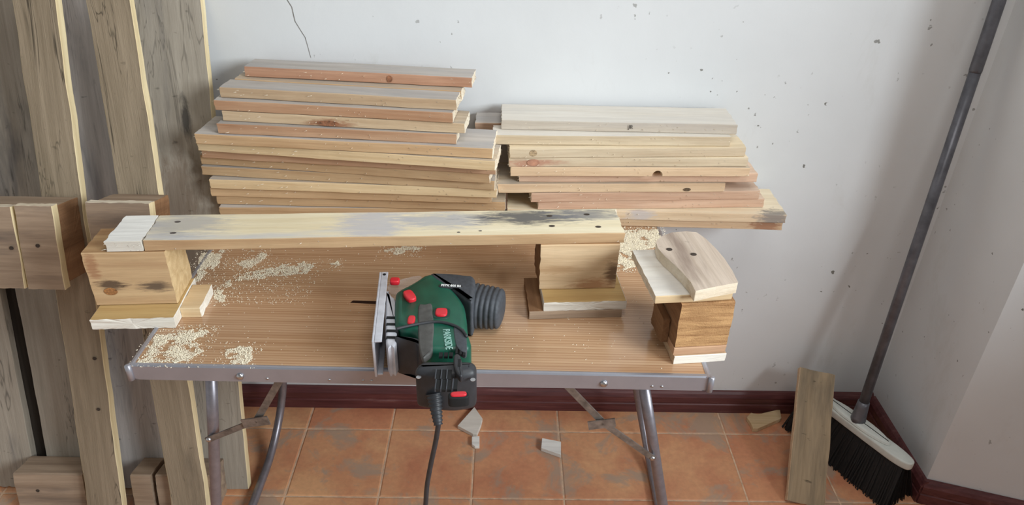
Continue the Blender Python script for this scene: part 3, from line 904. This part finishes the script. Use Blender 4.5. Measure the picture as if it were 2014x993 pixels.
# ------------------------------------------------------------------ jigsaw
JG = {'band': [(-0.0522, -0.0725), (-0.0354, -0.0651), (-0.0109, -0.056), (0.016, -0.0511), (0.0405, -0.059), (0.0566, -0.0726), (0.0659, -0.0902)],
 'blade': [(-0.16, 0.0742), (-0.0916, 0.0711)],
 'bracket': [(-0.0849, 0.0584), (-0.0754, 0.0425), (-0.0643, 0.0208), (-0.0498, -0.0911), (-0.0578, -0.1005), (-0.0674, -0.0915), (-0.0859, 0.0391)],
 'btn': [(-0.0758, 0.0874), (-0.0403, 0.0226), (-0.03, -0.045), (0.019, -0.0233), (0.0605, -0.2282)],
 'cable': [(-0.1005, 0.868, 0.7319), (-0.0965, 0.855, 0.7228), (-0.094, 0.845, 0.7012), (-0.0995, 0.848, 0.6617), (-0.1102, 0.853, 0.602),
           (-0.1183, 0.856, 0.5501), (-0.123, 0.858, 0.4996)],
 'cap': [(-0.0054, -0.1529), (-0.0092, -0.1589), (-0.0105, -0.1666), (-0.0062, -0.1723), (0.0108, -0.1774), (0.0245, -0.1803), (0.0471, -0.1816),
         (0.0607, -0.1796), (0.079, -0.1738), (0.0843, -0.1647), (0.0831, -0.1524), (0.0749, -0.1462), (0.0539, -0.1458), (0.0136, -0.1466),
         (0.0008, -0.1482)],
 'collar': [(-0.0223, -0.0033), (-0.0113, 0.0015), (0.0, 0.0034), (0.0056, -0.0296), (0.0104, -0.0654), (0.0117, -0.0995), (0.0124, -0.1257), (0.0055, -0.1386),
            (-0.0005, -0.1438), (-0.0068, -0.1287), (-0.0122, -0.1001), (-0.0174, -0.059)],
 'green_slots': [(0.0269, -0.1356), (0.035, -0.1354), (0.043, -0.1353), (0.0515, -0.1145), (0.0582, -0.1169), (0.064, -0.1194)],
 'grip': [(-0.0105, 0.1042), (0.0199, 0.106), (0.0507, 0.1011), (0.07, 0.095), (0.075, 0.0609), (0.0711, 0.0155), (0.0579, 0.0237), (0.0422, 0.0423),
          (0.0166, 0.0666), (-0.0044, 0.0844)],
 'grip_axis': [(0.0139, 0.0745), (0.1249, 0.0514)],
 'guard': [(-0.0884, 0.0995), (-0.0349, 0.1288), (-0.0291, 0.0909), (-0.0538, 0.0736), (-0.0811, 0.0663)],
 'hook': [(0.0485, -0.1452), (0.0581, -0.145), (0.0651, -0.186), (0.06, -0.1932), (0.0511, -0.1745)],
 'lower': [(-0.0517, -0.0833), (-0.0383, -0.0846), (-0.0214, -0.0875), (-0.0086, -0.093), (0.0, -0.1027), (0.0019, -0.111), (-0.0099, -0.1096),
           (-0.0169, -0.0998), (-0.0271, -0.0942), (-0.0389, -0.092), (-0.0499, -0.0898)],
 'panel': [(0.0431, -0.059), (0.0536, -0.0643), (0.0626, -0.0739), (0.0675, -0.1245), (0.0578, -0.1247), (0.0485, -0.1053)],
 'plate': [(-0.1068, 0.1215), (-0.0786, -0.1294)],
 'screws': [(-0.0041, -0.178), (0.0797, -0.1822)],
 'shell': [(-0.0677, 0.0322), (-0.0642, 0.0495), (-0.0501, 0.0649), (-0.0351, 0.0833), (-0.0234, 0.0994), (-0.0067, 0.1052), (0.0097, 0.0897), (0.0345, 0.0546),
           (0.0551, 0.0127), (0.0624, -0.027), (0.0669, -0.0698), (0.0736, -0.1051), (0.0556, -0.1181), (0.0179, -0.1208), (-0.0035, -0.1154),
           (-0.0137, -0.087), (-0.0243, -0.0739), (-0.0379, -0.068), (-0.052, -0.0578), (-0.0591, -0.0408)],
 'slots1': [(0.0268, -0.1833), (0.0353, -0.1831), (0.0439, -0.1829)],
 'slots2': [(0.0287, -0.2064), (0.0371, -0.2063), (0.0455, -0.2061), (0.0546, -0.2048)],
 'teeth': [(-0.0637, -0.024), (-0.0612, -0.0428), (-0.0588, -0.0612), (-0.0564, -0.0791)],
 'txt': [(0.0287, -0.0607), (0.0403, -0.1302)],
 'txt2': [(0.0106, 0.0612), (0.0496, 0.0557)]}
jo = Vector((-0.12, 1.05, 0.70))
jig = empty('jigsaw', jo)
tag(jig, 'green and black corded jigsaw lying on its side on the table', 'jigsaw')
M_green = plain('green_plastic', (20, 84, 66), 0.42, var=0.12, scale=25)
M_dark = plain('charcoal_rubber', (66, 70, 76), 0.62, var=0.12, scale=120, bump_s=0.05)
M_black = plain('black_plastic', (48, 50, 54), 0.5, var=0.1, scale=90)
M_soot = plain('dusty_dark_plastic', (78, 78, 76), 0.6, var=0.15, scale=60)
M_red = plain('red_plastic', (206, 40, 52), 0.35)
M_plate = plain('cast_aluminium', (198, 200, 208), 0.38, 0.2, var=0.08, scale=40)
M_blade = plain('blade_steel', (70, 52, 44), 0.5, 0.7)
M_white = plain('white_print', (232, 234, 234), 0.6)
M_print = plain('pale_green_print', (150, 190, 180), 0.6)
M_slot = plain('vent_dark', (16, 18, 20), 0.8)
M_clear, nt, pb = new_mat('clear_guard')
pb.inputs['Base Color'].default_value = (0.95, 0.93, 0.92, 1)
pb.inputs['Alpha'].default_value = 0.22
pb.inputs['Roughness'].default_value = 0.15
ZT = 0.084
sh = inflate(JG['shell'], 0.002, ZT, 0.012).build('housing', M_green, jig, smooth=True)
GA, GB = JG['grip_axis']
ga, gb = Vector((GA[0], GA[1], 0.040)), Vector((GB[0], GB[1], 0.041))
gd = (gb - ga).normalized(); gs = Vector((-gd.y, gd.x, 0))
v, f = [], []
NS, NK = 60, 28
for i in range(NS + 1):
    t = i / NS
    wv = 0.046 - 0.010 * t; hv_ = 0.0405 - 0.006 * t
    if t > 0.93:
        e = math.sqrt(max(0.0, 1 - ((t - 0.93) / 0.072) ** 2)); wv *= .62 + .38 * e; hv_ *= .62 + .38 * e
    k_ = 1.0
    if 0.42 < t < 0.93: k_ = 1.0 + 0.028 * (1 if ((t - .42) / .085) % 1 < .55 else -1)
    c0 = ga.lerp(gb, t)
    for k in range(NK):
        a = 2 * math.pi * k / NK
        ca, sa = math.cos(a), math.sin(a)
        pw = 0.8
        far = k_ if ca < 0.75 else 1.0
        q = c0 + gs * (wv * far * math.copysign(abs(ca) ** pw, ca)) + Vector((0, 0, hv_ * far * math.copysign(abs(sa) ** pw, sa)))
        v.append(q)
for i in range(NS):
    for k in range(NK):
        f.append((i * NK + k, i * NK + (k + 1) % NK, (i + 1) * NK + (k + 1) % NK, (i + 1) * NK + k))
f += [tuple(range(NK)), tuple(NS * NK + k for k in range(NK))]
gr = mesh_obj('rubber_grip', v, f, M_dark, jig, smooth=True)
inflate(JG['grip'], 0.003, ZT + 0.0012, 0.009).build('grip_sleeve', M_dark, gr, smooth=True)
cp = inflate(JG['cap'], 0.002, ZT + 0.0004, 0.012).build('motor_cap', M_black, jig, smooth=True)
inflate(JG['collar'], ZT - 0.012, ZT + 0.0015, 0.003).build('collar', M_soot, jig, smooth=True)
inflate(JG['lower'], 0.004, ZT - 0.002, 0.004).build('lower_dark_piece', M_black, jig, smooth=True)  # dark piece over the lower left of the housing
inflate(JG['panel'], ZT - 0.012, ZT + 0.0010, 0.0012).build('grip_panel', M_dark, jig, smooth=True)
br = inflate(JG['bracket'], 0.010, 0.073, 0.004, smooth=True, n=2).build('plate_bracket', M_plate, jig, smooth=False)
for x, y in JG['teeth']:
    MB().box(x - 0.012, x + 0.008, y - 0.003, y + 0.003, 0.050, 0.0742).build('bracket_slot', M_slot, br)
inflate(JG['guard'], 0.020, 0.062, 0.002).build('clear_guard', M_clear, jig, smooth=True)

# base plate: upright slab with turned-up long edges
(x0, y0), (x1, y1) = (-0.1045, 0.116), (-0.0860, -0.094)
PAx = Vector((x1 - x0, y1 - y0)); PL_ = PAx.length
pe = empty('tmp_plate'); bpy.data.objects.remove(pe)
prot = math.atan2(PAx.y, PAx.x)
mb = MB()
mb.box(0, PL_, -0.004, 0.0, 0.0, 0.077)
mb.box(0, PL_, 0.0, 0.0125, 0.0735, 0.077)
mb.box(0, PL_ * 0.98, 0.0, 0.0095, 0.0, 0.0035)
mb.box(PL_ * 0.30, PL_ * 0.66, 0.0, 0.006, 0.018, 0.060)
bp = mb.build('base_plate', M_plate, jig, loc=(x0, y0, 0.0), rot=(0, 0, prot))
bevel(bp, 0.0012)
disc('plate_hole', bp, (0.010, 0.006, 0.0771), 0.0035, 0.003, M_slot)
# blade
(bx, by), (cx, cy) = JG['blade']
mb = MB()
mb.add([(bx, by, 0.034), (cx, cy - 0.001, 0.034), (cx, cy - 0.001, 0.040), (bx + 0.006, by, 0.039), (bx, by + .001, 0.034), (cx, cy + .001, 0.034), (cx, cy + .001, 0.040), (bx + 0.006, by + .001, 0.039)],
       [(0, 1, 2, 3), (7, 6, 5, 4), (0, 4, 5, 1), (1, 5, 6, 2), (2, 6, 7, 3), (3, 7, 4, 0)])
mb.build('blade', M_blade, jig)
# red controls
def pill(name, c, L, W, ang, z0, z1, mat, parent):
    out = []
    for k in range(16):
        a = 2 * math.pi * k / 16
        ca, sa = math.cos(a), math.sin(a)
        px = (L / 2) * math.copysign(abs(ca) ** 0.6, ca); py = (W / 2) * math.copysign(abs(sa) ** 0.6, sa)
        out.append((c[0] + px * math.cos(ang) - py * math.sin(ang), c[1] + px * math.sin(ang) + py * math.cos(ang)))
    return inflate(out, z0, z1, min(0.0025, W * .2), n=1).build(name, mat, parent, smooth=True)


B = JG['btn']
pill('red_lever', B[0], 0.018, 0.016, 0, 0.070, 0.080, M_red, jig)
pill('red_lever', B[1], 0.032, 0.018, -1.1, ZT - 0.004, ZT + 0.007, M_red, jig)
pill('red_button', B[2], 0.013, 0.024, 0, ZT - 0.004, ZT + 0.003, M_red, jig)
pill('switch_recess', B[3], 0.032, 0.034, 0, ZT - 0.004, ZT + 0.0010, plain('deep_green', (12, 56, 46), .5), jig)
pill('red_switch', B[3], 0.021, 0.023, 0, ZT - 0.004, ZT + 0.0045, M_red, jig)
pill('dial_recess', B[4], 0.032, 0.015, 0.1, ZT - 0.018, ZT - 0.0030 + 0.004, M_slot, cp)
pill('red_dial', B[4], 0.024, 0.010, 0.1, ZT - 0.018, ZT + 0.004, M_red, cp)
# black cord laid round the housing
pts = spline([(x, y, ZT + 0.0022) for x, y in JG['band']], 5)
tube('rubber_band', pts, 0.0026, M_black, jig, 8)
# vents, hook, screws
for x, y in JG['slots1'] + JG['slots2']:
    MB().box(x - 0.0030, x + 0.0030, y - 0.011, y + 0.011, ZT - 0.004, ZT + 0.0010).build('vent_slot', M_slot, cp)
    MB().box(x - 0.0046, x - 0.0030, y - 0.011, y + 0.011, ZT - 0.004, ZT + 0.0022).build('vent_rib', M_dark, cp)
for x, y in JG['green_slots'][:3]:
    MB().box(x - 0.003, x + 0.003, y - 0.004, y + 0.006, ZT - 0.004, ZT + 0.0006).build('vent_slot', M_slot, sh)
for x, y in JG['green_slots'][3:]:
    MB().box(x - 0.0018, x + 0.0018, y - 0.016, y + 0.014, ZT - 0.004, ZT + 0.0006).build('vent_slot', M_slot, sh)
inflate(JG['hook'], ZT - 0.006, ZT + 0.008, 0.003).build('hook', M_black, jig, smooth=True)
hx, hy = JG['hook'][1]
MB().box(hx - 0.002, hx + 0.002, hy - 0.028, hy - 0.010, ZT + 0.006, ZT + 0.0084).build('hook_slot', M_slot, jig)
for x, y in JG['screws']:
    disc('screw', jig, (x, y, ZT - 0.010), 0.004, 0.004, M_steel)
# lettering
(ax, ay), (ex, ey) = JG['txt']
text_mesh('lettering', 'PARKSIDE', 0.0165, M_print, jig, ((ax + ex) / 2, (ay + ey) / 2, ZT + 0.0006), (0, 0, -math.pi / 2 + 0.17), bold=0.0002, sx=0.74)
(ax, ay), (ex, ey) = JG['txt2']
pill('name_plate', ((ax + ex) / 2, (ay + ey) / 2), 0.045, 0.011, -0.06, ZT - 0.003, ZT + 0.0022, M_black, gr)
text_mesh('lettering', 'PSTK 800 B2', 0.0085, M_white, gr, ((ax + ex) / 2, (ay + ey) / 2, ZT + 0.0026), (0, 0, -0.06), bold=0.0002, sx=0.8)
# strain relief and cable
cb = [Vector(q) - jo for q in JG['cable']]
sr = [cb[0] + (cb[0] - cb[2]) * 0.25] + [cb[0] + (cb[2] - cb[0]) * t for t in (0, .25, .5, .75, 1.0)]
rr_, pp_ = [], []
for k in range(25):
    t = k / 24
    i = min(4, int(t * 5)); w = t * 5 - i
    pp_.append(sr[i].lerp(sr[i + 1], w))
    rr_.append((0.0125 - 0.0055 * t) * (1.10 if k % 3 == 0 else 0.92))
v, f = tube_data(pp_, rr_, 12)
mesh_obj('strain_relief', v, f, M_black, jig, smooth=True)
path = [cb[2] + (cb[0] - cb[2]) * .2] + cb[2:] + [cb[-1] + Vector((-0.012, 0.008, -0.12)), cb[-1] + Vector((-0.02, 0.01, -0.28)), Vector((-0.05, -0.17, -0.62)), Vector((-0.09, -0.24, -0.692)), Vector((-0.2, -0.36, -0.695))]
tube('power_cable', spline(path, 6), 0.0042, M_black, jig, 10)

# ------------------------------------------------------------------ broom in the corner
hd = Vector((0.08, -0.141, 0)).normalized()
hc = Vector((0.962, 1.447, 0))
br_ = empty('broom', (hc.x, hc.y, 0), (0, 0, math.atan2(hd.y, hd.x)))
tag(br_, 'broom with grey metal handle, white head and black bristles standing in the corner', 'broom')
M_head = plain('white_plastic', (206, 210, 204), 0.45, var=0.05, scale=20)
M_hand = plain('grey_painted_tube', (98, 98, 104), 0.4, 0.35, var=0.15, scale=30)
M_bris = plain('black_bristle', (16, 15, 15), 0.7)
out = []
for k in range(24):
    a = 2 * math.pi * k / 24
    ca, sa = math.cos(a), math.sin(a)
    out.append((0.168 * math.copysign(abs(ca) ** 0.35, ca), 0.023 * math.copysign(abs(sa) ** 0.75, sa)))
mb = inflate(out, 0.118, 0.142, 0.005, n=2)
head = mb.build('head', M_head, br_, smooth=True)
# raised middle of the head that carries the socket
q = [(-0.095, 0.008), (-0.05, 0.020), (0.0, 0.0215), (0.05, 0.020), (0.095, 0.008), (0.095, -0.008), (0.05, -0.020), (0.0, -0.0215), (-0.05, -0.020), (-0.095, -0.008)]
inflate(q, 0.138, 0.152, 0.010, n=3).build('saddle', M_head, br_, smooth=True)
# handle direction in the broom's frame
wd = Vector((1.044, 1.600, 1.204)) - Vector((0.962, 1.447, 0.15))
rot = Matrix.Rotation(-math.atan2(hd.y, hd.x), 3, 'Z')
dl = (rot @ wd).normalized()
b0 = Vector((0, 0, 0.146))
v, f = tube_data([b0, b0 + dl * 0.012, b0 + dl * 0.045, b0 + dl * 0.060], [0.021, 0.0185, 0.016, 0.0150], 16)
mesh_obj('socket', v, f, M_hand, br_, smooth=True)
tube('handle', [b0 + dl * 0.02, b0 + dl * 0.5, b0 + dl * 0.92], 0.0125, M_hand, br_, 16)
tube('handle', [b0 + dl * 0.92, b0 + dl * 0.925, b0 + dl * 1.05, b0 + dl * 1.20, b0 + dl * 1.205], [0.0125, 0.0135, 0.0135, 0.0135, 0.010], M_hand, br_, 16)
# bristles
mb = MB()
r = random.Random(8)
for k in range(1500):
    x, y = r.uniform(-0.156, 0.156), r.uniform(-0.018, 0.018)
    bx, by = x * 1.10 + r.uniform(-.006, .006), y * 3.3 + r.uniform(-.006, .006)
    w = 0.0016
    mb.add([(x - w, y, 0.119), (x + w, y, 0.119), (x, y + 2 * w, 0.119), (bx - w, by, 0.001), (bx + w, by, 0.001), (bx, by + 2 * w, 0.001)],
           [(0, 1, 4, 3), (1, 2, 5, 4), (2, 0, 3, 5)])
mb.add([(sx * 0.152, sy * 0.016, 0.119) for sx, sy in ((-1, -1), (1, -1), (1, 1), (-1, 1))] + [(sx * 0.165, sy * 0.052, 0.004) for sx, sy in ((-1, -1), (1, -1), (1, 1), (-1, 1))],
       [(0, 1, 2, 3), (4, 5, 6, 7), (0, 1, 5, 4), (1, 2, 6, 5), (2, 3, 7, 6), (3, 0, 4, 7)])
bo = mb.build('bristles', M_bris, br_)
bo['kind'] = 'stuff'

# ------------------------------------------------------------------ short plank leaning over the broom head
A = Vector((0.797, 1.283, 0.002)); Bt = Vector((0.872, 1.550, 0.222))
ax_ = (Bt - A)
Ln = ax_.length
zz = ax_.normalized()
xx = Vector((1, 0, 0)); xx = (xx - zz * xx.dot(zz)).normalized()
yy = zz.cross(xx)
lp = board('plank', Ln, 0.097, 0.017, (lean_face, edge_tan, end_pale), 700, axis='z', rag=0.002, wob=0.001)
off0 = A - xx * 0.0485 + Vector((0, 0, 0.006))
lp.matrix_world = Matrix(((xx.x, yy.x, zz.x, off0.x), (xx.y, yy.y, zz.y, off0.y), (xx.z, yy.z, zz.z, off0.z), (0, 0, 0, 1)))
tag(lp, 'dirty brown plank propped on the floor in front of the broom', 'plank')

# ------------------------------------------------------------------ scraps on the floor
def scrap(q, T, mat, label, lift=0.0005):
    n = len(q)
    cx_ = sum(a for a, b in q) / n; cy_ = sum(b for a, b in q) / n
    v = [(a - cx_, b - cy_, 0) for a, b in q] + [(a - cx_, b - cy_, T) for a, b in q]
    f = [tuple(range(n)), tuple(range(n, 2 * n))] + [(i, (i + 1) % n, n + (i + 1) % n, n + i) for i in range(n)]
    o = mesh_obj('wood_scrap', v, f, mat, loc=(cx_, cy_, lift))
    bevel(o, 0.001)
    tag(o, label, 'wood scrap', 'wood scraps on the tiled floor')
    return o


SC = [[(-0.0717, 1.6232), (-0.0462, 1.5751), (-0.0498, 1.5504), (-0.0601, 1.5122), (-0.0717, 1.514), (-0.1167, 1.5452)], [(-0.0742, 1.5051), (-0.0528, 1.5074), (-0.0515, 1.4688), (-0.0642, 1.4686), (-0.073, 1.4761)], [(0.1239, 1.4996), (0.1762, 1.4869), (0.1732, 1.4378), (0.1541, 1.4467), (0.1196, 1.4631)], [(0.729, 1.5921), (0.7465, 1.6115), (0.7659, 1.6055), (0.8382, 1.6282), (0.8305, 1.5897), (0.7489, 1.5471), (0.7341, 1.5468), (0.7339, 1.5672)]]
scrap(SC[0], 0.012, face_pale, 'large pale kite-shaped wood scrap on the tiles below the jigsaw')
scrap(SC[1], 0.010, white_wood, 'tiny white wood chip lying just below the kite-shaped scrap')
scrap(SC[2], 0.013, white_wood, 'small white wood scrap alone on a tile, right of the cable')
scrap(SC[3], 0.014, edge_yellow, 'notched yellow wood scrap on the floor by the skirting near the propped plank')

# ------------------------------------------------------------------ sawdust on the table
SD = [([(-0.6407, 1.3429), (-0.5982, 1.3611), (-0.5898, 1.3036), (-0.6042, 1.2546), (-0.6144, 1.2264)], 1.0),
 ([(-0.5644, 1.2278), (-0.5358, 1.266), (-0.4899, 1.2868), (-0.4135, 1.319), (-0.3857, 1.2997), (-0.4019, 1.2699), (-0.4613, 1.2587), (-0.5187, 1.2438),
   (-0.5514, 1.219), (-0.5515, 1.1748)],
  0.7),
 ([(-0.5531, 1.3047), (-0.5253, 1.3361), (-0.5098, 1.3575), (-0.5001, 1.3306), (-0.5222, 1.2897)], 0.7),
 ([(-0.6254, 1.0031), (-0.618, 1.0609), (-0.5445, 1.0854), (-0.532, 1.0629), (-0.5493, 1.0476), (-0.5212, 1.0194), (-0.5365, 0.9886), (-0.6216, 0.9841)], 1.0),
 ([(-0.4815, 1.0203), (-0.4548, 1.0352), (-0.4286, 1.0075), (-0.4313, 0.9868), (-0.4672, 0.9901)], 1.0),
 ([(-0.5672, 1.2006), (-0.5484, 1.2101), (-0.5322, 1.1668), (-0.5486, 1.1749)], 0.7), ([(-0.3583, 1.3105), (-0.3444, 1.321), (-0.3396, 1.2971)], 0.7),
 ([(-0.2558, 1.3761), (-0.2074, 1.3885), (-0.1734, 1.3831), (-0.2145, 1.3561), (-0.2478, 1.3593)], 0.7),
 ([(0.2797, 1.4728), (0.3637, 1.4828), (0.3674, 1.4068), (0.3086, 1.3939), (0.3097, 1.3305), (0.2469, 1.3084), (0.2571, 1.4144)], 3.0)]
r = random.Random(12)


def inside(x, y, q):
    c = False
    j = len(q) - 1
    for i in range(len(q)):
        if (q[i][1] > y) != (q[j][1] > y) and x < (q[j][0] - q[i][0]) * (y - q[i][1]) / (q[j][1] - q[i][1] + 1e-12) + q[i][0]:
            c = not c
        j = i
    return c


mb = MB()
for q, dens in SD:
    xs = [a for a, b in q]; ys = [b for a, b in q]
    x0_, x1_, y0_, y1_ = min(xs) - .012, max(xs) + .012, min(ys) - .012, max(ys) + .012
    cnt = int((x1_ - x0_) * (y1_ - y0_) * 900000 * dens)
    for _ in range(cnt):
        x, y = r.uniform(x0_, x1_), r.uniform(y0_, y1_)
        jx = x + noise.noise((x * 60, y * 60, 1)) * .010; jy = y + noise.noise((x * 60, y * 60, 8)) * .010
        if not inside(jx, jy, q):
            if r.random() > 0.03: continue
        elif noise.noise((x * 45, y * 45, 3.3)) + 0.5 * noise.noise((x * 120, y * 120, 5)) < r.uniform(-.55, .12): continue
        s = r.uniform(0.0005, 0.0013); a = r.uniform(0, 6.28)
        h = 0.7002 + (r.random() ** 3) * 0.0012
        c1, s1 = math.cos(a) * s * 1.4, math.sin(a) * s * 1.4
        mb.add([(x + c1, y + s1, h), (x - s1 * .7 - c1 * .5, y + c1 * .7 - s1 * .5, h), (x + s1 * .7 - c1 * .5, y - c1 * .7 - s1 * .5, h), (x, y, h + s * 1.1)],
               [(0, 1, 3), (1, 2, 3), (2, 0, 3)])
for _ in range(500):      # loose grains over the rest of the top
    x, y = r.uniform(-0.62, 0.35), r.uniform(0.985, 1.45)
    s = r.uniform(0.0004, 0.0011)
    mb.add([(x + s, y, .7002), (x - s, y + s, .7002), (x - s, y - s, .7002), (x, y, .7002 + s)], [(0, 1, 3), (1, 2, 3), (2, 0, 3)])
me = bpy.data.meshes.new('sawdust'); me.from_pydata(mb.v, [], mb.f)
me.materials.append(plain('sawdust', (236, 224, 202), 0.95, var=0.1, scale=300)); me.update()
so = bpy.data.objects.new('sawdust', me); COL.objects.link(so)
tag(so, 'pale sawdust scattered in patches over the tabletop', 'sawdust', kind='stuff')
